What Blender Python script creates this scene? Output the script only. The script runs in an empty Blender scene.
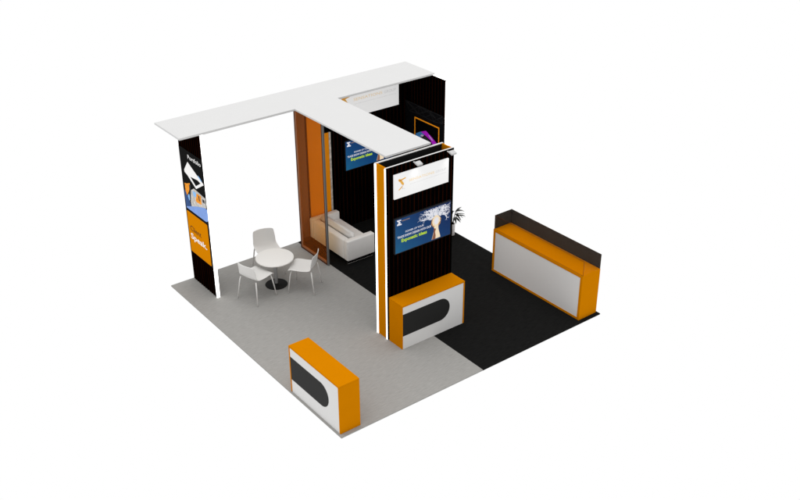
import bpy, bmesh, math, random
from mathutils import Vector, Matrix
random.seed(7)
SC = bpy.context.scene
COL = SC.collection
R = math.radians

# ------------------------------------------------------------------ materials
def srgb(r, g, b):
    f = lambda c: (c/255/12.92) if c/255 <= .04045 else ((c/255+.055)/1.055)**2.4
    return (f(r), f(g), f(b))

def mat(name, col, rough=.5, spec=.3, metal=0., emit=0., var=0., scale=40., bump=0., ecol=None, aniso=None):
    m = bpy.data.materials.new(name); m.use_nodes = True
    nt = m.node_tree; b = nt.nodes['Principled BSDF']
    b.inputs['Base Color'].default_value = (*col, 1)
    b.inputs['Roughness'].default_value = rough
    b.inputs['Specular IOR Level'].default_value = spec
    b.inputs['Metallic'].default_value = metal
    if emit:
        b.inputs['Emission Color'].default_value = (*(ecol or col), 1)
        b.inputs['Emission Strength'].default_value = emit
    if var or bump:
        tc = nt.nodes.new('ShaderNodeTexCoord'); n = nt.nodes.new('ShaderNodeTexNoise')
        n.inputs['Scale'].default_value = scale; n.inputs['Detail'].default_value = 5
        src = tc.outputs['Object']
        if aniso:
            mp = nt.nodes.new('ShaderNodeMapping'); mp.inputs['Scale'].default_value = aniso
            nt.links.new(src, mp.inputs[0]); src = mp.outputs[0]
        nt.links.new(src, n.inputs['Vector'])
        if var:
            mr = nt.nodes.new('ShaderNodeMapRange')
            mr.inputs[1].default_value = .25; mr.inputs[2].default_value = .75
            mr.inputs[3].default_value = 1-var; mr.inputs[4].default_value = 1+var
            nt.links.new(n.outputs[0], mr.inputs[0])
            mx = nt.nodes.new('ShaderNodeVectorMath'); mx.operation = 'SCALE'
            mx.inputs[0].default_value = col
            nt.links.new(mr.outputs[0], mx.inputs['Scale'])
            nt.links.new(mx.outputs[0], b.inputs['Base Color'])
        if bump:
            bp = nt.nodes.new('ShaderNodeBump'); bp.inputs['Strength'].default_value = bump
            bp.inputs['Distance'].default_value = .004
            nt.links.new(n.outputs[0], bp.inputs['Height'])
            nt.links.new(bp.outputs[0], b.inputs['Normal'])
    return m

def glass(name, tint, body, amount, gloss=.02):
    """Tinted pane: clear tint mixed with a little body colour and a faint reflection."""
    m = bpy.data.materials.new(name); m.use_nodes = True
    nt = m.node_tree; nt.nodes.clear()
    out = nt.nodes.new('ShaderNodeOutputMaterial')
    t = nt.nodes.new('ShaderNodeBsdfTransparent'); t.inputs[0].default_value = (*tint, 1)
    d = nt.nodes.new('ShaderNodeBsdfDiffuse'); d.inputs[0].default_value = (*body, 1)
    g = nt.nodes.new('ShaderNodeBsdfGlossy'); g.inputs['Roughness'].default_value = .05
    a = nt.nodes.new('ShaderNodeMixShader'); a.inputs[0].default_value = amount
    c = nt.nodes.new('ShaderNodeMixShader'); c.inputs[0].default_value = gloss
    nt.links.new(t.outputs[0], a.inputs[1]); nt.links.new(d.outputs[0], a.inputs[2])
    nt.links.new(a.outputs[0], c.inputs[1]); nt.links.new(g.outputs[0], c.inputs[2])
    nt.links.new(c.outputs[0], out.inputs['Surface'])
    return m

def screen_mat():
    """Switched-on screen: blue artwork, teal lower left to navy upper right, with faint facets."""
    m = bpy.data.materials.new('screen_blue'); m.use_nodes = True
    nt = m.node_tree; b = nt.nodes['Principled BSDF']
    b.inputs['Base Color'].default_value = (.003, .004, .006, 1)
    b.inputs['Roughness'].default_value = .5; b.inputs['Specular IOR Level'].default_value = .1
    tc = nt.nodes.new('ShaderNodeTexCoord'); sp = nt.nodes.new('ShaderNodeSeparateXYZ')
    nt.links.new(tc.outputs['Object'], sp.inputs[0])
    vo = nt.nodes.new('ShaderNodeTexVoronoi'); vo.inputs['Scale'].default_value = 4
    nt.links.new(tc.outputs['Object'], vo.inputs['Vector'])
    s1 = nt.nodes.new('ShaderNodeMath'); s1.operation = 'MULTIPLY_ADD'     # x/1.26*.6
    s1.inputs[1].default_value = .5; s1.inputs[2].default_value = 0
    nt.links.new(sp.outputs['X'], s1.inputs[0])
    s2 = nt.nodes.new('ShaderNodeMath'); s2.operation = 'MULTIPLY_ADD'
    s2.inputs[1].default_value = .6; nt.links.new(sp.outputs['Z'], s2.inputs[0]); nt.links.new(s1.outputs[0], s2.inputs[2])
    s3 = nt.nodes.new('ShaderNodeMath'); s3.operation = 'MULTIPLY_ADD'
    s3.inputs[1].default_value = .12; nt.links.new(vo.outputs['Color'], s3.inputs[0]); nt.links.new(s2.outputs[0], s3.inputs[2])
    cr = nt.nodes.new('ShaderNodeValToRGB'); e = cr.color_ramp.elements
    e[0].position = .05; e[0].color = (*srgb(22, 92, 132), 1)
    e[1].position = .95; e[1].color = (*srgb(2, 34, 84), 1)
    k = e.new(.45); k.color = (*srgb(12, 62, 112), 1)
    nt.links.new(s3.outputs[0], cr.inputs[0])
    nt.links.new(cr.outputs[0], b.inputs['Emission Color']); b.inputs['Emission Strength'].default_value = .95
    return m

ORANGE = (.53, .178, .0004)
M = dict(
    grey_carpet=mat('grey_carpet', (.292, .286, .274), .95, 0, var=.13, scale=60, bump=.15, aniso=(.12, 1.2, 1)),
    black_carpet=mat('black_carpet', (.0094, .0094, .0092), .95, 0, var=.4, scale=60, bump=.15, aniso=(.12, 1.2, 1)),
    white=mat('white_laminate', (.645, .64, .632), .55, .1, var=.008, scale=3),
    canopy=mat('canopy_white', (.59, .59, .59), .6, .05, var=.006, scale=2),
    orange=mat('orange_laminate', ORANGE, .6, .0, var=.02, scale=6),
    inset=mat('charcoal_laminate', (.016, .016, .0155), .6, .12),
    black=mat('black_panel', (.0005, .0005, .0005), .8, .0),
    inner=mat('matt_black_inside', (.011, .011, .011), .8, .05),
    slat=mat('slat_wood', (.011, .002, .0002), .6, .0, var=.8, scale=3, aniso=(6, 6, .6)),
    strip=mat('light_strip', (.9, .9, .9), .5, .1, emit=2.1, ecol=(1, .985, .96)),
    signface=mat('sign_white_glow', (.34, .34, .34), .6, .0, emit=.54, ecol=(1, 1, 1)),  # emission added to brighten the sign face; its prints below glow too
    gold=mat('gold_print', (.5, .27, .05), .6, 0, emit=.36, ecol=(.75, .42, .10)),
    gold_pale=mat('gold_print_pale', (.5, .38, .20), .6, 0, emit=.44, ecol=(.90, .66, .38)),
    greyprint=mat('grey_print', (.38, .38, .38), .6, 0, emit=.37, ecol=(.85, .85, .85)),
    alu=mat('brushed_metal', (.15, .15, .15), .45, .3, metal=.2, var=.06, scale=8),
    chrome=mat('chrome', (.55, .55, .55), .22, .5, metal=1),
    bronze=mat('bronze_frame', (.30, .115, .045), .55, .15, var=.05, scale=5),
    brown=mat('dark_bronze_frame', (.07, .018, .005), .6, .1),
    colpanel=mat('orange_brightened', (.92, .31, .001), .5, .1, var=.02, scale=5),  # column orange brightened to stand in for light missing in the room
    pier=mat('grey_pier', (.19, .09, .045), .7, .1, var=.04, scale=4),
    lamp=mat('lamp_grey', (.5, .5, .5), .5, .2),
    shell=mat('white_plastic', (.72, .71, .69), .5, .1),
    leg=mat('light_grey_metal', (.70, .69, .67), .4, .3),
    tabletop=mat('table_white', (.80, .785, .755), .5, .1),
    tbase=mat('table_base_black', (.012, .012, .012), .6, .05),
    leather=mat('white_leather', (.77, .755, .735), .55, .15, var=.02, scale=9, bump=.08),
    pot=mat('white_pot', (.66, .64, .63), .5, .2),
    leaf=mat('dark_leaf', (.010, .013, .009), .55, .2, var=.4, scale=9),
    stem=mat('plant_stem', (.02, .014, .008), .7, .1),
    soil=mat('soil', (.015, .01, .007), .9, 0),
    bezel=mat('tv_bezel', (.012, .013, .016), .5, .2),
    screen=screen_mat(),
    tvwhite=mat('screen_white', (.02, .02, .02), .5, 0, emit=.80, ecol=(.93, .93, 1)),
    tvsoft=mat('screen_soft_blue', (.02, .02, .02), .5, 0, emit=.6, ecol=(.62, .70, .85)),
    tvgreen=mat('screen_lime', (.02, .02, .02), .5, 0, emit=.85, ecol=srgb(200, 236, 40)),
    tvwarm=mat('screen_warm', (.02, .02, .02), .5, 0, emit=.8, ecol=srgb(200, 150, 95)),
    tvcream=mat('screen_cream', (.02, .02, .02), .5, 0, emit=.9, ecol=srgb(248, 228, 196)),
    tvskin=mat('screen_skin', (.02, .02, .02), .5, 0, emit=.8, ecol=srgb(150, 96, 70)),
    tvgold=mat('screen_gold', (.02, .02, .02), .5, 0, emit=.8, ecol=srgb(196, 160, 120)),
    p_black=mat('print_black', (.0015, .0015, .0015), .6, .02),
    p_white=mat('print_white', (.92, .91, .90), .6, .05),
    p_grey=mat('print_grey', (.55, .53, .50), .6, .05, var=.4, scale=14),
    p_dgrey=mat('print_dark_grey', (.04, .04, .045), .6, .05),
    p_blue=mat('print_blue', srgb(128, 160, 222), .6, .05, var=.1, scale=8),
    p_sky=mat('print_sky', srgb(140, 190, 240), .6, .05),
    p_navy=mat('print_navy', srgb(50, 80, 130), .6, .05),
    p_orange=mat('print_orange', (.64, .215, .001), .6, .0),
    p_amber=mat('print_amber', srgb(236, 150, 40), .6, .05, var=.35, scale=22),
    p_brown=mat('print_brown', srgb(70, 40, 8), .6, .05),
    p_panel=mat('print_charcoal', (.0045, .0045, .0055), .6, .04),
    p_line=mat('print_line', (.024, .024, .026), .6, .04),
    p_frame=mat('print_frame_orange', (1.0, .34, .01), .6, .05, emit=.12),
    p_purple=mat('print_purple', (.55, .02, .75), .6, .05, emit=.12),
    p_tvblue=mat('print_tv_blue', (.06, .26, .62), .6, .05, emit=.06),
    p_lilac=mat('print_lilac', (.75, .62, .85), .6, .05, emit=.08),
)
M['glass'] = glass('amber_glass', (.99, .87, .68), (.62, .15, .012), .11, .004)
M['case_clear'] = glass('case_glass', (.975, .96, .94), (.02, .02, .02), .015, .003)
M['case_dark'] = glass('case_glass_darkened', (.16, .15, .14), (.05, .045, .04), .75, .01)  # dark background behind the case glass put into these panes' colour

# ------------------------------------------------------------------ helpers
def empty(name, loc=(0, 0, 0), rz=0, label=None, cat=None, group=None, rx=0):
    o = bpy.data.objects.new(name, None); COL.objects.link(o)
    o.location = loc; o.rotation_euler = (rx, 0, rz); o.empty_display_size = .1
    if label: o['label'] = label
    if cat: o['category'] = cat
    if group: o['group'] = group
    return o

class MB:
    def __init__(s, off=(0, 0, 0)):
        s.bm = bmesh.new(); s.off = Vector(off)
    def _fix(s, vs):
        for v in vs: v.co -= s.off
    def box(s, a, b, bev=0., seg=2):
        t = bmesh.new(); bmesh.ops.create_cube(t, size=1)
        for v in t.verts:
            v.co = Vector([(a[i]+b[i])/2 + v.co[i]*(b[i]-a[i]) for i in range(3)])
        if bev:
            bmesh.ops.bevel(t, geom=list(t.edges), offset=bev, segments=seg, profile=.5, affect='EDGES')
        return s.add(t)
    def add(s, t):
        for v in t.verts: v.co -= s.off
        me = bpy.data.meshes.new('t'); t.to_mesh(me); t.free()
        s.bm.from_mesh(me); bpy.data.meshes.remove(me); return s
    def prism(s, pts, axis, lo, hi, bev=0.):
        """outline in the plane across `axis`, extruded from lo to hi"""
        t = bmesh.new()
        def put(p, h):
            q = list(p); q.insert(axis, h); return q
        A = [t.verts.new(put(p, lo)) for p in pts]; B = [t.verts.new(put(p, hi)) for p in pts]
        n = len(pts)
        t.faces.new(A); t.faces.new(B)
        for i in range(n): t.faces.new((A[i], A[(i+1) % n], B[(i+1) % n], B[i]))
        bmesh.ops.recalc_face_normals(t, faces=t.faces)
        if bev: bmesh.ops.bevel(t, geom=list(t.edges), offset=bev, segments=2, affect='EDGES')
        return s.add(t)
    def tube(s, pts, rs, n=10, cap=True):
        t = bmesh.new(); rings = []
        pts = [Vector(p) for p in pts]
        if not hasattr(rs, '__len__'): rs = [rs]*len(pts)
        for i, p in enumerate(pts):
            d = (pts[min(i+1, len(pts)-1)] - pts[max(i-1, 0)]).normalized()
            u = d.cross(Vector((0, 0, 1)) if abs(d.z) < .95 else Vector((1, 0, 0))).normalized(); w = d.cross(u)
            rings.append([t.verts.new(p + (u*math.cos(2*math.pi*k/n) + w*math.sin(2*math.pi*k/n))*rs[i]) for k in range(n)])
        for a, b in zip(rings, rings[1:]):
            for k in range(n): t.faces.new((a[k], a[(k+1) % n], b[(k+1) % n], b[k]))
        if cap: t.faces.new(rings[0]); t.faces.new(rings[-1])
        bmesh.ops.recalc_face_normals(t, faces=t.faces)
        return s.add(t)
    def lathe(s, prof, c=(0, 0), n=48):
        t = bmesh.new(); rings = []
        for r, z in prof:
            rings.append([t.verts.new((c[0]+r*math.cos(2*math.pi*k/n), c[1]+r*math.sin(2*math.pi*k/n), z)) for k in range(n)])
        for a, b in zip(rings, rings[1:]):
            for k in range(n): t.faces.new((a[k], a[(k+1) % n], b[(k+1) % n], b[k]))
        t.faces.new(rings[0]); t.faces.new(rings[-1])
        bmesh.ops.recalc_face_normals(t, faces=t.faces)
        return s.add(t)
    def build(s, name, m, parent=None, smooth=False):
        me = bpy.data.meshes.new(name); s.bm.to_mesh(me); s.bm.free()
        me.materials.append(m)
        if smooth:
            for p in me.polygons: p.use_smooth = True
        o = bpy.data.objects.new(name, me); COL.objects.link(o)
        if parent: o.parent = parent
        return o

def copy_tree(o, parent=None):
    c = o.copy(); COL.objects.link(c)
    if parent: c.parent = parent
    for ch in list(o.children): copy_tree(ch, c)
    return c

def text_mesh(body, size, m, parent, fit_w, fit_h, origin, axes, depth=.001, name='lettering', shear=0., bold=0.):
    """flat lettering as a real mesh, fitted to fit_w x fit_h, laid in the plane spanned by axes"""
    cu = bpy.data.curves.new('font_tmp', 'FONT'); cu.body = body; cu.size = 1; cu.extrude = 0; cu.offset = bold
    cu.shear = shear; cu.resolution_u = 3
    to = bpy.data.objects.new('font_tmp', cu); COL.objects.link(to)
    dg = bpy.context.evaluated_depsgraph_get(); dg.update()
    me = bpy.data.meshes.new_from_object(to.evaluated_get(dg))
    bpy.data.objects.remove(to); bpy.data.curves.remove(cu)
    xs = [v.co.x for v in me.vertices]; ys = [v.co.y for v in me.vertices]
    x0, x1, y0, y1 = min(xs), max(xs), min(ys), max(ys)
    U, V = Vector(axes[0]), Vector(axes[1]); O = Vector(origin)
    spans = sorted((min(me.vertices[i].co.x for i in p.vertices), max(me.vertices[i].co.x for i in p.vertices)) for p in me.polygons)
    cuts, reach = [], spans[0][1]                       # a wide gap starts a new word
    for a, b in spans:
        if a-reach > .17: cuts.append((a+reach)/2)
        reach = max(reach, b)
    words = [[] for _ in range(len(cuts)+1)]
    for p in me.polygons:
        cx = me.vertices[p.vertices[0]].co.x
        words[sum(cx > c for c in cuts)].append(tuple(p.vertices))
    pos = [O + U*((v.co.x-x0)/(x1-x0)*fit_w) + V*((v.co.y-y0)/(y1-y0)*fit_h) for v in me.vertices]
    for w in words:                                     # each word is a piece of its own
        used = sorted({i for f in w for i in f}); idx = {i: k for k, i in enumerate(used)}
        wm = bpy.data.meshes.new(name)
        wm.from_pydata([pos[i] for i in used], [], [[idx[i] for i in f] for f in w])
        wm.materials.append(m)
        o = bpy.data.objects.new(name, wm); COL.objects.link(o); o.parent = parent
    bpy.data.meshes.remove(me)

# ------------------------------------------------------------------ floor
def floor(name, x0, x1, m, label):
    o = MB((0, 0, 0)).box((x0, 0, -.022), (x1, 6.015, 0)).build(name, m)
    o['kind'] = 'structure'; o['label'] = label; o['category'] = 'floor'
    return o
floor('grey_carpet_floor', 0, 3.003, M['grey_carpet'], 'light grey carpet covering the left half of the booth floor')
floor('black_carpet_floor', 3.003, 6, M['black_carpet'], 'black carpet covering the right half of the booth floor')

# ------------------------------------------------------------------ canopy
K0, K1 = 3.4165, 3.4635
t = empty('canopy', (3.0, 5.5, K0), label='flat white T shaped roof canopy resting on the walls and the tower', cat='canopy')
ol = [(.084, 5), (2.508, 5), (2.508, 2.108), (3.500, 2.108), (3.500, 5), (5.958, 5), (5.958, 6.0), (.084, 6.0)]
MB(t.location).prism(ol, 2, K0+.012, K1, .003).build('roof_slab', M['canopy'], t)
il = [(.104, 5.02), (2.528, 5.02), (2.528, 2.128), (3.48, 2.128), (3.48, 5.02), (5.90, 5.02), (5.90, 5.98), (.104, 5.98)]
MB(t.location).prism(il, 2, K0, K0+.0115).build('soffit', M['canopy'], t)

# ------------------------------------------------------------------ slat-clad walls
def slats_x(mb, x0, x1, yf, z0, z1, pitch=.092, w=.018, d=.009, first=.035):
    """vertical slats on a face looking towards -y"""
    x = x0+first
    while x+w < x1:
        mb.box((x, yf-d, z0), (x+w, yf, z1)); x += pitch
def slats_y(mb, xf, y0, y1, z0, z1, pitch=.092, w=.018, d=.009, first=.03):
    """vertical slats on a face looking towards -x"""
    y = y0+first
    while y+w < y1:
        mb.box((xf-d, y, z0), (xf, y+w, z1)); y += pitch

# left fin wall
fx0, fx1, fy0 = .511, .560, 5.0
t = empty('fin_wall', (.53, 5.5, 0), label='narrow dark slatted wall with lit white edge, carrying the portfolio poster', cat='wall')
MB(t.location).box((fx0, fy0+.03, 0), (fx1, 6.0, K0-.003)).build('wall_panel', M['black'], t)
mb = MB(t.location); slats_y(mb, fx0, fy0+.03, 6.0, .0, K0-.003, pitch=.085); mb.build('slat_cladding', M['slat'], t)
MB(t.location).box((fx0-.013, fy0, 0), (fx1+.002, fy0+.029, K0-.003), .003).build('light_strip', M['strip'], t)

# back wall of the meeting room
t = empty('back_wall', (4.6, 5.97, 0), label='dark slatted back wall of the meeting room under the canopy', cat='wall')
MB(t.location).box((3.30, 5.955, 0), (5.905, 6.0, K0-.003)).build('wall_panel', M['black'], t)
mb = MB(t.location); slats_x(mb, 3.95, 5.905, 5.955, 0, K0-.003, pitch=.1); mb.build('slat_cladding', M['slat'], t)

# right wall
t = empty('side_wall', (5.96, 5.3, 0), label='dark slatted right hand wall with lit white end and top edge', cat='wall')
MB(t.location).box((5.925, 4.586, 0), (5.998, 6.0, K0-.02)).build('wall_panel', M['black'], t)
mb = MB(t.location); slats_y(mb, 5.925, 4.586, 5.94, 0, K0-.02, pitch=.1); mb.build('slat_cladding', M['slat'], t)
mb = MB(t.location)
mb.box((5.912, 4.556, 0), (6.0, 4.585, K0-.018), .003)
mb.box((5.96, 4.586, K0-.0195), (6.0, 5.999, K0-.004))
mb.build('light_strip', M['strip'], t)

# orange column beside the partition
t = empty('orange_column', (3.55, 5.9, 0), label='orange column with a pale edge trim behind the white sofa', cat='column')
MB(t.location).box((3.335, 5.93, 0), (3.72, 5.953, K0-.003), .002).build('column_panel', M['colpanel'], t)
MB(t.location).box((3.7215, 5.925, 0), (3.855, 5.953, 2.36), .002).build('column_panel', M['colpanel'], t)
MB(t.location).box((3.8565, 5.92, .3), (3.905, 5.953, 2.362), .003).build('edge_trim', M['p_grey'], t)
t = empty('grey_pier', (3.2, 5.9, 0), label='grey wall pier between the amber glass and the orange column', cat='pier')
MB(t.location).box((3.085, 5.94, 0), (3.29, 5.99, K0-.003), .004).build('pier_panel', M['pier'], t)
MB(t.location).box((3.08, 5.935, 0), (3.297, 5.992, .09), .004).build('skirting', M['brown'], t)

# ------------------------------------------------------------------ amber glass partition
px, py0, py1, pz = 2.955, 4.725, 5.77, K0-.004
t = empty('glass_partition', (px, (py0+py1)/2, 0), label='tall amber glass partition in a metal frame beside the sofa', cat='partition')
MB(t.location).box((px-.02, py0, 0), (px+.02, py0+.03, pz), .003).build('post', M['alu'], t)
MB(t.location).box((px-.02, py0+.0305, 0), (px+.02, py0+.06, pz), .004).build('post', M['brown'], t)
mb = MB(t.location); mb.box((px-.02, py1-.03, 0), (px+.02, py1, pz), .004); mb.build('post', M['brown'], t)
MB(t.location).box((px-.016, py1-.08, .08), (px+.016, py1-.0305, pz-.04), .004).build('inner_post', M['bronze'], t)
MB(t.location).box((px-.02, py0+.0605, 0), (px+.02, py1-.0305, .03), .004).build('rail', M['brown'], t)
MB(t.location).box((px-.016, py0+.0605, .0305), (px+.016, py1-.0305, .0795), .004).build('inner_rail', M['bronze'], t)
MB(t.location).box((px-.02, py0+.0605, pz-.0395), (px+.02, py1-.0305, pz), .004).build('rail', M['brown'], t)
MB(t.location).box((px-.006, py0+.0605, .08), (px+.006, py1-.0805, pz-.04)).build('glass_pane', M['glass'], t)

# ------------------------------------------------------------------ tower
wx0, wx1, wy0, wy1, wh = 2.253, 3.746, 1.768, 2.106, 3.4145
t = empty('display_tower', (3.0, 1.94, 0), label='tall hollow orange and black display tower with white lit edges', cat='tower')
o = MB(t.location).box((wx0+.021, wy0+.007, 0), (wx1-.021, wy0+.044, wh-.016)).build('front_panel', M['black'], t)
mb = MB(t.location); slats_x(mb, wx0+.003, wx1, wy0, 0, wh-.003, first=.04); mb.build('slat_cladding', M['slat'], t)
MB(t.location).box((wx0+.021, wy1-.048, 0), (wx1-.021, wy1-.008, wh-.016)).build('back_panel', M['inner'], t)
def lit_frame(y0, y1):
    mb = MB(t.location)
    mb.box((wx0, y0, 0), (wx0+.02, y1, wh-.0155), .002)
    mb.box((wx1-.02, y0, 0), (wx1, y1, wh-.0155), .002)
    mb.build('light_strip', M['strip'], t)
    MB(t.location).box((wx0, y0+.004, wh-.015), (wx1, y1-.004, wh), .002).build('top_trim', M['white'], t)
lit_frame(wy0+.006, wy0+.046); lit_frame(wy1-.05, wy1-.006)
MB(t.location).box((wx0+.003, wy0, 0), (wx1, wy0+.0055, wh-.003)).build('front_cladding', M['black'], t)
MB(t.location).box((wx0+.003, wy1-.0055, 0), (wx1, wy1, wh-.003)).build('back_cladding', M['black'], t)
for x0, x1 in ((wx0+.012, wx0+.040), (wx1-.040, wx1-.012)):
    MB(t.location).box((x0, wy0+.0465, 0), (x1, wy1-.0505, wh-.004)).build('side_panel', M['orange'], t)

# spotlights over the tower front
def spotlight(x, label):
    s = empty('spotlight', (x, wy0, wh), label=label, cat='spotlight', group='spotlights above the tower sign')
    mb = MB(); mb.box((-.012, -.15, -.03), (.012, -.012, -.016)); mb.build('arm', M['lamp'], s)
    t = bmesh.new(); bmesh.ops.create_cube(t, size=1)
    for v in t.verts: v.co = Vector((v.co.x*.115, v.co.y*.10, v.co.z*.035))
    bmesh.ops.bevel(t, geom=list(t.edges), offset=.006, segments=2, affect='EDGES')
    bmesh.ops.transform(t, matrix=Matrix.Translation((0, -.15, -.004)) @ Matrix.Rotation(R(18), 4, 'X'), verts=t.verts)
    MB().add(t).build('lamp_head', M['lamp'], s)
    sp = bpy.data.lights.new('spot', 'SPOT'); sp.energy = 3; sp.spot_size = R(110); sp.spot_blend = 1; sp.shadow_soft_size = .05; sp.color = (1, .97, .92)
    so = bpy.data.objects.new('spot', sp); COL.objects.link(so); so.parent = s; so.location = (0, -.17, -.04); so.rotation_euler = (R(10), 0, 0)
    return s
spotlight(2.835, 'small grey spotlight above the middle of the white tower sign')
spotlight(3.585, 'small grey spotlight at the top right corner of the tower')

# ------------------------------------------------------------------ signs (local: x right, z up, face at -y)
def make_sign(name, loc, label, scale=1.):
    s = empty(name, loc, label=label, cat='sign', group='white company name signs')
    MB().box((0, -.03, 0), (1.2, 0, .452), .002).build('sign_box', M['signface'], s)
    ax = ((1, 0, 0), (0, 0, 1))
    def poly(pts, m, nm, y=-.0312):
        for p in pts: MB().prism(p, 1, y, -.0298).build(nm, m, s)
    # dancing figure shaped like a sigma
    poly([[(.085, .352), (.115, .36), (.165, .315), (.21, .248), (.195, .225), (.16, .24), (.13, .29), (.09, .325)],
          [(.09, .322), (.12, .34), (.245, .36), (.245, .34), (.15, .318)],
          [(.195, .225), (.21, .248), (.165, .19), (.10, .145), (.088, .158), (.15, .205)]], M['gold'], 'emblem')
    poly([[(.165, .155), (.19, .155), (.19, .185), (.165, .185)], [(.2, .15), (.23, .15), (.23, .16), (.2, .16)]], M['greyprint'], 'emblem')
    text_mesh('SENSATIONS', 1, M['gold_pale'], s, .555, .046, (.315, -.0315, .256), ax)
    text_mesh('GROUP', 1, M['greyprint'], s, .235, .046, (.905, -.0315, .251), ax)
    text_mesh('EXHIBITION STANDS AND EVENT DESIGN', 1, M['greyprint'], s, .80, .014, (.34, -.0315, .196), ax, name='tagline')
    s.scale = (scale,)*3
    return s
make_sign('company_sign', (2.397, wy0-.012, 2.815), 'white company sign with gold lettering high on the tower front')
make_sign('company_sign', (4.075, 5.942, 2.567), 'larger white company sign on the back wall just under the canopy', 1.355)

# ------------------------------------------------------------------ screens
def make_tv(loc, label):
    s = empty('wall_screen', loc, label=label, cat='screen', group='screens showing the blue advert')
    W_, H_ = 1.275, .69
    MB().box((0, -.045, 0), (W_, 0, H_), .003).build('casing', M['bezel'], s)
    scr = MB().box((.014, -.0472, .016), (W_-.014, -.0445, H_-.014)).build('picture', M['screen'], s)
    ax = ((1, 0, 0), (0, 0, 1)); Y = -.0482
    text_mesh('POWER UP YOUR', 1, M['tvwhite'], s, .41, .036, (.235, Y, .372), ax, bold=.012)
    text_mesh('TRADE SHOW DESIGN WITH OUR', 1, M['tvwhite'], s, .76, .044, (.055, Y, .296), ax, bold=.02)
    text_mesh('Exponatic ideas', 1, M['tvgreen'], s, .57, .088, (.145, Y, .185), ax, bold=.03)
    def poly(pts, m, nm, d=.0010):
        mb = MB()
        for p in pts: mb.prism(p, 1, -.0472-d, -.0468)
        return mb.build(nm, m, s)
    poly([[(.05, .66), (.14, .655), (.14, .635), (.10, .635), (.13, .6), (.11, .58), (.15, .575), (.15, .55), (.05, .555), (.05, .575), (.09, .61), (.05, .64)]], M['tvwhite'], 'emblem')
    text_mesh('SENSATIONS', 1, M['tvgold'], s, .17, .022, (.158, Y, .612), ax, bold=.01)
    # picture of a hand holding up a glowing lamp bulb that bursts into white streaks
    def disc(cx, cz, rx, rz, n=28, wob=.0):
        return [(cx+rx*math.cos(2*math.pi*k/n)*(1+wob*random.uniform(-1, 1)), cz+rz*math.sin(2*math.pi*k/n)*(1+wob*random.uniform(-1, 1))) for k in range(n)]
    rnd = random.Random(5)
    mbw, mbs = MB(), MB()
    def branch(x, z, a, L, w, dep, mb):
        n = 3
        for i in range(n):
            a2 = a + rnd.uniform(-.6, .6)
            x2, z2 = x+math.cos(a2)*L/n, z+math.sin(a2)*L/n
            w2 = w*.8
            dx, dz = -math.sin(a2), math.cos(a2)
            pts = [(x+dx*w, z+dz*w), (x-dx*w, z-dz*w), (x2-dx*w2, z2-dz*w2), (x2+dx*w2, z2+dz*w2)]
            if all(.66 > q[1] > .03 and q[0] < 1.25 for q in pts):
                mb.prism(pts, 1, -.0480+rnd.uniform(0, .0004), -.0468)
            x, z, a, w = x2, z2, a2, w2
        if dep:
            for k in range(2):
                branch(x, z, a+rnd.uniform(-.9, .9), L*.62, w*.85, dep-1, mb)
    for k in range(46):
        a = R(22 + 146*k/45 + rnd.uniform(-5, 5))
        branch(.935+.09*math.cos(a),   .44+.05*math.sin(a), a, rnd.uniform(.11, .19), .013, 2, mbw if k % 4 else mbs)
    for k in range(120):
        a = R(rnd.uniform(18, 165)); d = rnd.uniform(.10, .36)
        x, z, q = .935+d*1.0*math.cos(a), .45+d*.75*math.sin(a), rnd.uniform(.006, .024)*(1.25-d*2)
        if z < .64 and x < 1.23 and q > .003:
            b = rnd.uniform(0, 3)
            (mbw if k % 3 else mbs).prism([(x+q*rnd.uniform(.5, 1.4)*math.cos(b+j*1.05), z+q*rnd.uniform(.5, 1.4)*math.sin(b+j*1.05)) for j in range(6)], 1, -.0480-rnd.uniform(0, .0004), -.0468)
    mbw.build('splash_picture', M['tvwhite'], s); mbs.build('splash_picture', M['tvsoft'], s)
    poly([disc(.925, .375, .115, .115, wob=.10)], M['tvwarm'], 'bulb_picture', .0012)
    poly([disc(.925, .39, .095, .10, wob=.12)], M['tvcream'], 'bulb_picture', .0014)
    poly([[(.83, .03), (.875, .18), (.885, .30), (.93, .34), (.975, .30), (.985, .2), (1.02, .08), (1.03, .035)]], M['tvcream'], 'hand_picture', .0016)
    poly([[(.835, .03), (.872, .16), (.88, .25), (.925, .23), (.905, .17), (.92, .1), (.915, .03)]], M['tvskin'], 'hand_picture', .0018)
    poly([disc(.93, .385, .05, .075, wob=.12)], M['tvwhite'], 'bulb_picture', .0018)
    return s
tv = make_tv((2.388, wy0-.0105, 1.752), 'blue advert screen on the tower front below the white sign')
tv2 = copy_tree(tv); tv2.location = (4.243, 5.943, 1.372)
tv2['label'] = 'blue advert screen on the meeting room back wall behind the sofa'

# ------------------------------------------------------------------ portfolio poster on the fin (plane: y runs right to left)
t = empty('portfolio_poster', (.498, 5.5, .66), label='tall black and orange portfolio poster on the narrow left wall', cat='poster')
def flat(parent, name, m, polys, x, thick=.0006):
    if name == 'mesh_pattern':
        mb = MB(parent.location)
        for p in polys: mb.prism(p, 0, x-thick, x)
        return mb.build(name, m, parent)
    for p in polys: MB(parent.location).prism(p, 0, x-thick, x).build(name, m, parent)
PX = .499
flat(t, 'poster_sheet', M['p_black'], [[(5.97, .66), (5.045, .66), (5.045, 2.925), (5.97, 2.925)]], PX, .004)
X1, X2, X3, X4, X5 = PX-.0045, PX-.0055, PX-.0065, PX-.0075, PX-.0085
def rrect(y1, z0, y0, z1, r=.03, n=5):
    pts = []
    for cy, cz, a0 in ((y1-r, z0+r, 270), (y1-r, z1-r, 0), (y0+r, z1-r, 90), (y0+r, z0+r, 180)):
        for k in range(n):
            a = R(a0+90*k/(n-1)); pts.append((cy+r*math.cos(a), cz+r*math.sin(a)))
    return pts
flat(t, 'orange_field', M['p_orange'], [rrect(5.94, .672, 5.095, 1.575)], X1)
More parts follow.
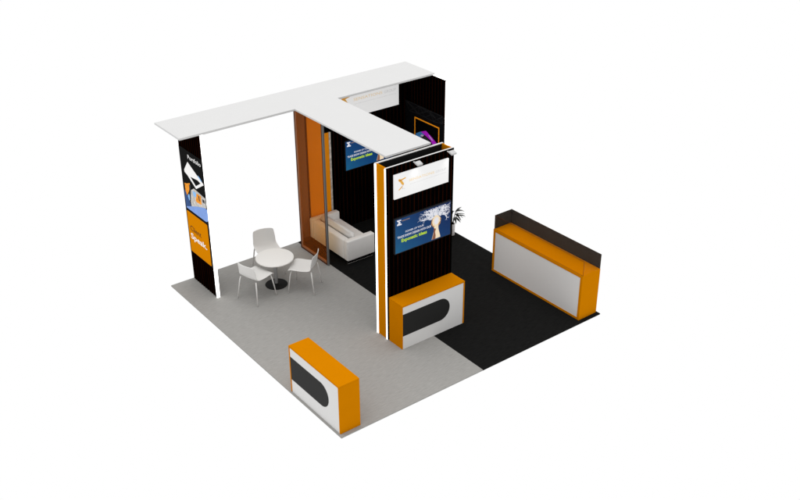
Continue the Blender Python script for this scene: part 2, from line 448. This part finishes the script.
flat(t, 'table_picture', M['p_blue'], [[(5.93, 1.655), (5.70, 1.74), (5.45, 1.83), (5.146, 1.92), (5.019, 1.92), (5.03, 1.68), (5.116, 1.632), (5.90, 1.632)]], X1)
flat(t, 'room_picture', M['p_grey'], [[(5.621, 2.118), (5.5, 2.19), (5.3, 2.17), (5.06, 2.145), (5.05, 1.937), (5.146, 1.92), (5.45, 1.83), (5.688, 1.745), (5.706, 1.96)]], X2)
flat(t, 'room_picture', M['p_navy'], [[(5.93, 2.014), (5.935, 1.821), (5.93, 1.656), (5.706, 1.738), (5.773, 1.884), (5.86, 2.0)]], X2)
flat(t, 'room_picture', M['p_amber'], [[(5.89, 2.172), (5.804, 2.186), (5.657, 2.248), (5.665, 2.156), (5.74, 2.04), (5.829, 1.931), (5.881, 1.997)],
                                       [(5.408, 2.122), (5.229, 2.13), (5.237, 1.944), (5.434, 1.927), (5.479, 1.944)]], X3)
flat(t, 'room_picture', M['p_sky'], [[(5.571, 2.12), (5.439, 2.127), (5.426, 2.04), (5.546, 2.011)], [(5.80, 1.93), (5.74, 2.0), (5.70, 1.9), (5.76, 1.84)]], X4)
flat(t, 'room_picture', M['p_dgrey'], [[(5.69, 2.20), (5.62, 2.23), (5.69, 1.86), (5.735, 1.80)], [(5.34, 2.10), (5.30, 2.10), (5.29, 2.0), (5.33, 2.0)], [(5.18, 2.09), (5.10, 2.09), (5.10, 2.02), (5.18, 2.03)]], X5)
flat(t, 'laptop_picture', M['p_white'], [[(5.655, 2.687), (5.837, 2.471), (5.832, 2.423), (5.723, 2.391), (5.404, 2.215), (5.065, 2.415), (5.09, 2.441), (5.318, 2.534)]], X1)
flat(t, 'laptop_picture', M['p_black'], [[(5.60, 2.40), (5.40, 2.275), (5.19, 2.405), (5.30, 2.43)]], X2)
flat(t, 'laptop_picture', M['p_sky'], [[(5.27, 2.545), (5.20, 2.52), (5.12, 2.46), (5.16, 2.46), (5.26, 2.51)]], X2)
AX = ((0, -1, 0), (0, 0, 1))
def ptext(body, m, w, h, y, z, bold=0.):
    return text_mesh(body, 1, m, t, w, h, (X4-t.location.x, y-t.location.y, z-t.location.z), AX, bold=bold)
ptext('Portfolio', M['p_white'], .52, .085, 5.62, 2.765, .01)
ptext('Client', M['p_brown'], .45, .115, 5.86, 1.165)
ptext('Speak.', M['p_white'], .66, .165, 5.865, .945, .02)

# ------------------------------------------------------------------ poster on the right wall
t = empty('gaming_poster', (5.909, 5.25, .9), label='charcoal poster with a thin orange frame and purple device on the right wall', cat='poster')
QX = 5.912
flat(t, 'poster_sheet', M['p_panel'], [[(5.935, .9), (4.625, .9), (4.625, 2.623), (5.935, 2.623)]], QX, .006)
Y1, Y2, Y3, Y4 = QX-.0065, QX-.0075, QX-.0085, QX-.0095
def line(p, q, w=.006):
    d = (Vector(q)-Vector(p)).normalized(); n = Vector((-d.y, d.x))*w
    return [tuple(Vector(p)+n), tuple(Vector(q)+n), tuple(Vector(q)-n), tuple(Vector(p)-n)]
nodes = [(5.93, 2.615), (5.434, 2.618), (5.101, 2.612), (4.64, 2.612), (5.80, 2.41), (5.60, 2.52), (5.477, 2.43), (5.25, 2.42), (5.033, 2.545), (4.95, 2.41), (4.857, 2.49), (4.72, 2.55), (4.64, 2.45)]
links = [(0, 1), (1, 2), (2, 3), (0, 5), (0, 6), (0, 4), (4, 6), (5, 1), (5, 6), (1, 6), (6, 7), (1, 7), (1, 8), (2, 8), (7, 8), (8, 9), (8, 10), (2, 10), (10, 11), (11, 3), (11, 12), (10, 12), (9, 10), (9, 12), (6, 2), (4, 5), (7, 9), (3, 12), (10, 3)]
flat(t, 'mesh_pattern', M['p_line'], [line(nodes[a], nodes[b], .005) for a, b in links], Y1)
flat(t, 'frame_print', M['p_black'], [[(5.60, 1.05), (4.76, 1.05), (4.76, 2.325), (5.60, 2.325)]], Y2)
flat(t, 'frame_print', M['p_frame'], [[(5.605, 1.04), (5.575, 1.04), (5.575, 2.332), (5.605, 2.332)], [(4.785, 1.04), (4.755, 1.04), (4.755, 2.332), (4.785, 2.332)],
                                      [(5.574, 2.302), (4.786, 2.302), (4.786, 2.332), (5.574, 2.332)], [(5.574, 1.04), (4.786, 1.04), (4.786, 1.07), (5.574, 1.07)]], Y3)
flat(t, 'device_picture', M['p_tvblue'], [[(5.555, 1.95), (5.361, 2.06), (5.22, 2.05), (5.33, 1.93), (5.427, 1.884), (5.46, 1.80), (5.54, 1.80)]], Y3)
flat(t, 'device_picture', M['p_purple'], [[(5.38, 2.045), (5.204, 2.121), (5.002, 2.035), (4.84, 1.95), (4.83, 1.86), (4.955, 1.86), (5.045, 1.951), (5.20, 2.0)]], Y4)
flat(t, 'device_picture', M['p_dgrey'], [[(5.405, 1.906), (5.29, 1.99), (5.18, 1.985), (4.99, 1.89), (5.02, 1.82), (5.20, 1.80), (5.38, 1.80)]], Y4)
flat(t, 'device_picture', M['p_lilac'], [[(5.40, 1.955), (5.33, 2.0), (5.27, 1.985), (5.34, 1.94)], [(5.12, 2.05), (5.08, 2.05), (4.95, 1.97), (5.0, 1.965)]], Y4-.001)

# ------------------------------------------------------------------ counters with the rounded charcoal inset
def dshape(u0, u1, v0, v1, n=18):
    r = (v1-v0)/2; c = (v0+v1)/2
    return [(u0, v0)] + [(u1-r+r*math.cos(R(-90+180*k/n)), c+r*math.sin(R(-90+180*k/n))) for k in range(n+1)] + [(u0, v1)]
# counter at the front corner: face towards -x
ax0, ay0, ax1, ay1, ah = .029, .07, .425, 1.535, .928
t = empty('reception_counter', ((ax0+ax1)/2, (ay0+ay1)/2, 0), label='orange and white counter at the front corner of the grey carpet', cat='counter', group='counters with rounded charcoal insets')
mb = MB(t.location)
mb.box((ax0+.004, ay0, 0), (ax1, ay0+.03, ah-.0305), .002); mb.box((ax0, ay1-.03, 0), (ax1, ay1, ah-.0305), .002)
mb.box((ax1-.03, ay0+.0305, .0), (ax1-.003, ay1-.0305, ah-.031)); mb.box((ax0, ay0, ah-.03), (ax1, ay1, ah), .002)
mb.build('carcass', M['orange'], t)
MB(t.location).box((ax0+.006, ay0+.0305, .0), (ax0+.022, ay1-.0305, ah-.0305)).build('front_panel', M['white'], t)
mb = MB(t.location); mb.prism([(ay1-.031-a, b) for a, b in dshape(0, 1.125, .262, .718)], 0, ax0+.003, ax0+.0055); mb.build('inset_panel', M['inset'], t)
# counter against the tower: face towards -y
bx0, by0, bx1, by1, bh = 2.270, 1.350, 3.727, 1.7405, .914
t = empty('reception_counter', ((bx0+bx1)/2, (by0+by1)/2, 0), label='orange and white counter standing against the foot of the tower', cat='counter', group='counters with rounded charcoal insets')
mb = MB(t.location)
mb.box((bx0, by0, 0), (bx0+.012, by1, bh-.0305), .002); mb.box((bx1-.03, by0, 0), (bx1, by1, bh-.0305), .002)
mb.box((bx0+.013, by1-.03, .0), (bx1-.031, by1-.003, bh-.031)); mb.box((bx0, by0, bh-.03), (bx1, by1, bh), .002)
mb.build('carcass', M['orange'], t)
MB(t.location).box((bx0+.0125, by0+.006, .0), (bx1-.0305, by0+.022, bh-.0305)).build('front_panel', M['white'], t)
mb = MB(t.location); mb.prism([(bx0+.013+a, b) for a, b in dshape(0, 1.09, .275, .732)], 1, by0+.003, by0+.0055); mb.build('inset_panel', M['inset'], t)

# long display counter with tinted case
cx0, cy0, cx1, cy1, ch, gh = 5.490, .080, 5.968, 2.509, .957, 1.261
t = empty('display_counter', ((cx0+cx1)/2, (cy0+cy1)/2, 0), label='long orange and white display counter with a tinted glass case on top', cat='counter')
mb = MB(t.location)
mb.box((cx0, cy0, 0), (cx1, cy0+.055, ch-.0555), .002); mb.box((cx0, cy1-.055, 0), (cx1, cy1, ch-.0555), .002)
mb.box((cx0, cy0, ch-.055), (cx1, cy1, ch), .002); mb.box((cx0, cy0+.0555, 0), (cx1, cy1-.0555, .045), .002)
mb.box((cx1-.03, cy0+.0555, .046), (cx1-.003, cy1-.0555, ch-.0555))
mb.build('carcass', M['orange'], t)
MB(t.location).box((cx0+.006, cy0+.0555, .0455), (cx0+.022, cy1-.0555, ch-.0555)).build('front_panel', M['white'], t)
g0, g1, e0, e1 = cx0+.012, cx1-.004, cy0+.004, cy1-.004
case = MB(t.location).box((g0+.007, e0+.0065, gh-.006), (g1-.007, e1-.0065, gh)).build('case_lid', M['case_clear'], t)
MB(t.location).box((g0, e0, ch+.001), (g0+.006, e1, gh)).build('case_front', M['case_clear'], t)
MB(t.location).box((g1-.006, e0, ch+.001), (g1, e1, gh)).build('case_back', M['case_dark'], t)
MB(t.location).box((g0+.0065, e0, ch+.001), (g1-.0065, e0+.006, gh)).build('case_end', M['case_clear'], t)
MB(t.location).box((g0+.0065, e1-.006, ch+.001), (g1-.0065, e1, gh)).build('case_end', M['case_dark'], t)
mb = MB(t.location)
for x in (g0-.001, g1-.003): mb.box((x, e0-.001, gh-.004), (x+.004, e1+.001, gh+.001))
mb.box((g0-.001, e0-.0012, ch+.0008), (g0+.004, e1+.0012, ch+.005))
for y in (e0-.0015, ): mb.box((g0-.0015, y, ch+.006), (g0+.003, y+.005, gh-.005))
mb.build('case_edges', M['brown'], t)

# ------------------------------------------------------------------ round table
tx, ty, tz, tr = 1.695, 4.745, .625, .298*1.27
t = empty('round_table', (tx, ty, 0), label='round white bistro table on a black disc foot between the white chairs', cat='table')
MB((0, 0, 0)).lathe([(tr-.012, tz-.026), (tr, tz-.02), (tr, tz-.004), (tr-.004, tz)], n=72).build('tabletop', M['tabletop'], t)
MB().lathe([(.034, .014), (.034, tz-.04), (.12, tz-.034), (.12, tz-.0265)], n=32).build('column', M['lamp'], t, True)
MB().lathe([(.222, .0015), (.225, .006), (.22, .012), (.05, .02), (.04, .035)], n=48).build('foot_disc', M['tbase'], t)

# ------------------------------------------------------------------ shell chairs (local: facing +y)
def make_chair(loc, rz, label):
    c = empty('shell_chair', loc, rz, label, 'chair', 'white shell chairs round the table')
    prof = [(.268, .462, .225), (.255, .482, .24), (.20, .492, .248), (.10, .486, .25), (0, .480, .25), (-.10, .484, .248), (-.17, .497, .245),
            (-.215, .528, .242), (-.24, .58, .24), (-.258, .65, .238), (-.275, .73, .232), (-.290, .80, .222), (-.296, .826, .21)]
    bm = bmesh.new(); N = 10; grid = []
    for i, (y, z, w) in enumerate(prof):
        row = []
        back = max(0, min(1, (i-6)/3.))
        for k in range(N+1):
            u = -1+2*k/N
            row.append(bm.verts.new((w*u, y+back*.045*u*u, z+(1-back)*.014*u*u*min(1, i/2)-back*.012*u**4)))
        grid.append(row)
    for a, b in zip(grid, grid[1:]):
        for k in range(N): bm.faces.new((a[k], a[k+1], b[k+1], b[k]))
    bmesh.ops.recalc_face_normals(bm, faces=bm.faces)
    bmesh.ops.solidify(bm, geom=list(bm.faces), thickness=.014)
    me = bpy.data.meshes.new('seat_shell'); bm.to_mesh(me); bm.free(); me.materials.append(M['shell'])
    for p in me.polygons: p.use_smooth = True
    o = bpy.data.objects.new('seat_shell', me); COL.objects.link(o); o.parent = c
    sub = o.modifiers.new('smooth', 'SUBSURF'); sub.levels = 1; sub.render_levels = 2
    for sx in (-1, 1):
        for sy in (-1, 1):
            top = (sx*.205, sy*.20-.005, .483)
            MB().tube([top, (sx*.222, sy*.218, .40), (sx*.268, sy*.268, .004)], [.012, .014, .010]).build('leg', M['leg'], c, True)
    MB().box((-.10, -.10, .462), (.10, .10, .474), .003).build('seat_bracket', M['leg'], c)
    return c
def head(dx, dy): return math.atan2(dy, dx)-math.pi/2
ch1 = make_chair((1.15, 4.57, 0), head(.5, .14), 'white shell chair with its back to the left wall, nearest the front of the booth')
for loc, rz, lb in (((2.087, 4.286, 0), head(-.365, .43), 'white shell chair on the glass partition side of the round table'),
                    ((1.88, 5.34, 0), head(-.24, -.97), 'white shell chair behind the round table, facing the front of the booth')):
    c = copy_tree(ch1); c.location = loc; c.rotation_euler.z = rz; c['label'] = lb

# ------------------------------------------------------------------ sofa
sx0, sx1, sy0, sy1, sh = 3.255, 3.95, 4.465, 5.89, .56
t = empty('sofa', ((sx0+sx1)/2, (sy0+sy1)/2, 0), label='white two seat sofa with box arms and chrome legs behind the glass partition', cat='sofa')
O = t.location
MB(O).box((sx0+.02, sy0+.16, .11), (sx1-.02, sy1-.16, .30), .015).build('base', M['leather'], t)
MB(O).box((sx0, sy0+.145, .10), (sx0+.15, sy1-.145, sh-.015), .025, 3).build('backrest', M['leather'], t, True)
for y0 in (sy0, sy1-.14):
    MB(O).box((sx0, y0, .10), (sx1, y0+.14, sh), .025, 3).build('armrest', M['leather'], t, True)
MB(O).box((sx0+.155, sy0+.15, .30), (sx1-.01, sy1-.15, .405), .03, 3).build('seat_cushion', M['leather'], t, True)
tb = bmesh.new(); bmesh.ops.create_cube(tb, size=1)
for v in tb.verts: v.co = Vector((v.co.x*.13, v.co.y*(sy1-sy0-.31), v.co.z*.22))
bmesh.ops.bevel(tb, geom=list(tb.edges), offset=.035, segments=3, affect='EDGES')
bmesh.ops.transform(tb, matrix=Matrix.Translation((sx0+.25, (sy0+sy1)/2, .53)) @ Matrix.Rotation(R(-14), 4, 'Y'), verts=tb.verts)
MB(O).add(tb).build('back_cushion', M['leather'], t, True)
for y in (sy0+.05, sy1-.07):
    mb = MB(O); mb.box((sx0+.02, y, 0.002), (sx1-.02, y+.03, .022), .003)
    mb.box((sx0+.02, y, .0225), (sx0+.05, y+.03, .105)); mb.box((sx1-.05, y, .0225), (sx1-.02, y+.03, .105))
    mb.build('leg', M['chrome'], t)

# ------------------------------------------------------------------ potted plant
t = empty('potted_plant', (5.86, 4.22, 0), label='small dark leaved plant in a white pot behind the tower', cat='plant')
MB().lathe([(.060, .002), (.066, .01), (.072, .27), (.07, .28), (.062, .28), (.06, .262)], n=32).build('pot', M['pot'], t, True)
MB().lathe([(.058, .25), (.058, .262)], n=24).build('soil', M['soil'], t)
rnd = random.Random(3)
fol = MB(); stems = MB()
def leaf_at(base, d, L, w, droop):
    t_ = bmesh.new(); prev = None; n = 7
    side = Vector(d).cross(Vector((0, 0, 1))).normalized()
    for i in range(n+1):
        s = i/n
        c = Vector(base) + Vector(d)*L*s + Vector((0, 0, -droop*s*s))
        ww = w*math.sin(math.pi*min(1, .12+s*.88))**.8 + .001
        a, m_, b = t_.verts.new(c-side*ww), t_.verts.new(c+Vector((0, 0, -.006))), t_.verts.new(c+side*ww)
        if prev: t_.faces.new((prev[0], prev[1], m_, a)); t_.faces.new((prev[1], prev[2], b, m_))
        prev = (a, m_, b)
    fol.add(t_)
for k in range(9):
    a = 2*math.pi*k/9 + rnd.uniform(-.3, .3); h = rnd.uniform(.44, .66)
    tip = Vector((math.cos(a)*.09, math.sin(a)*.09, h))
    stems.tube([(math.cos(a)*.015, math.sin(a)*.015, .255), (math.cos(a)*.04, math.sin(a)*.04, h*.7), tip], [.006, .005, .003], 6)
    for j in range(4):
        aa = a + rnd.uniform(-1.0, 1.0)
        b = tip.lerp(Vector((0, 0, .3)), rnd.uniform(0, .35))
        leaf_at(b, (math.cos(aa), math.sin(aa), rnd.uniform(-.1, .55)), rnd.uniform(.15, .24), rnd.uniform(.016, .026), rnd.uniform(.05, .14))
stems.build('stems', M['stem'], t, True); fol.build('foliage', M['leaf'], t)

# ------------------------------------------------------------------ light: an even white studio all round
w = bpy.data.worlds.new('World'); SC.world = w; w.use_nodes = True
bg = w.node_tree.nodes['Background']; bg.inputs[0].default_value = (1, 1, 1, 1); bg.inputs[1].default_value = 1.0
sun = bpy.data.lights.new('overhead_soft_light', 'SUN'); sun.energy = 1.25; sun.angle = R(62); sun.color = (1, .99, .97)
so = bpy.data.objects.new('overhead_soft_light', sun); COL.objects.link(so); so.location = (2, 1, 9); so.rotation_euler = (R(-7), R(-3), 0)
SC.view_settings.view_transform = 'Standard'; SC.view_settings.look = 'None'
SC.view_settings.exposure = 0; SC.view_settings.gamma = 1
SC.cycles.max_bounces = 10; SC.cycles.transparent_max_bounces = 24

# ------------------------------------------------------------------ camera
P = dict(cx=-6.814908, cy=-10.429695, cz=10.148185, yaw=37.499417, pitch=-28.563166, roll=-.244590, f=993.136609)
y_, p_, r_ = R(P['yaw']), R(P['pitch']), R(P['roll'])
fwd = Vector((math.sin(y_)*math.cos(p_), math.cos(y_)*math.cos(p_), math.sin(p_)))
right = Vector((math.cos(y_), -math.sin(y_), 0)); up = right.cross(fwd)
r2 = right*math.cos(r_) + up*math.sin(r_); u2 = up*math.cos(r_) - right*math.sin(r_)
cam = bpy.data.cameras.new('camera'); co = bpy.data.objects.new('camera', cam); COL.objects.link(co)
cam.sensor_width = 36; cam.lens = 36*P['f']/800; cam.clip_end = 200
mw = Matrix.Identity(4)
for i in range(3):
    mw[i][0], mw[i][1], mw[i][2], mw[i][3] = r2[i], u2[i], -fwd[i], (P['cx'], P['cy'], P['cz'])[i]
co.matrix_world = mw
SC.camera = co
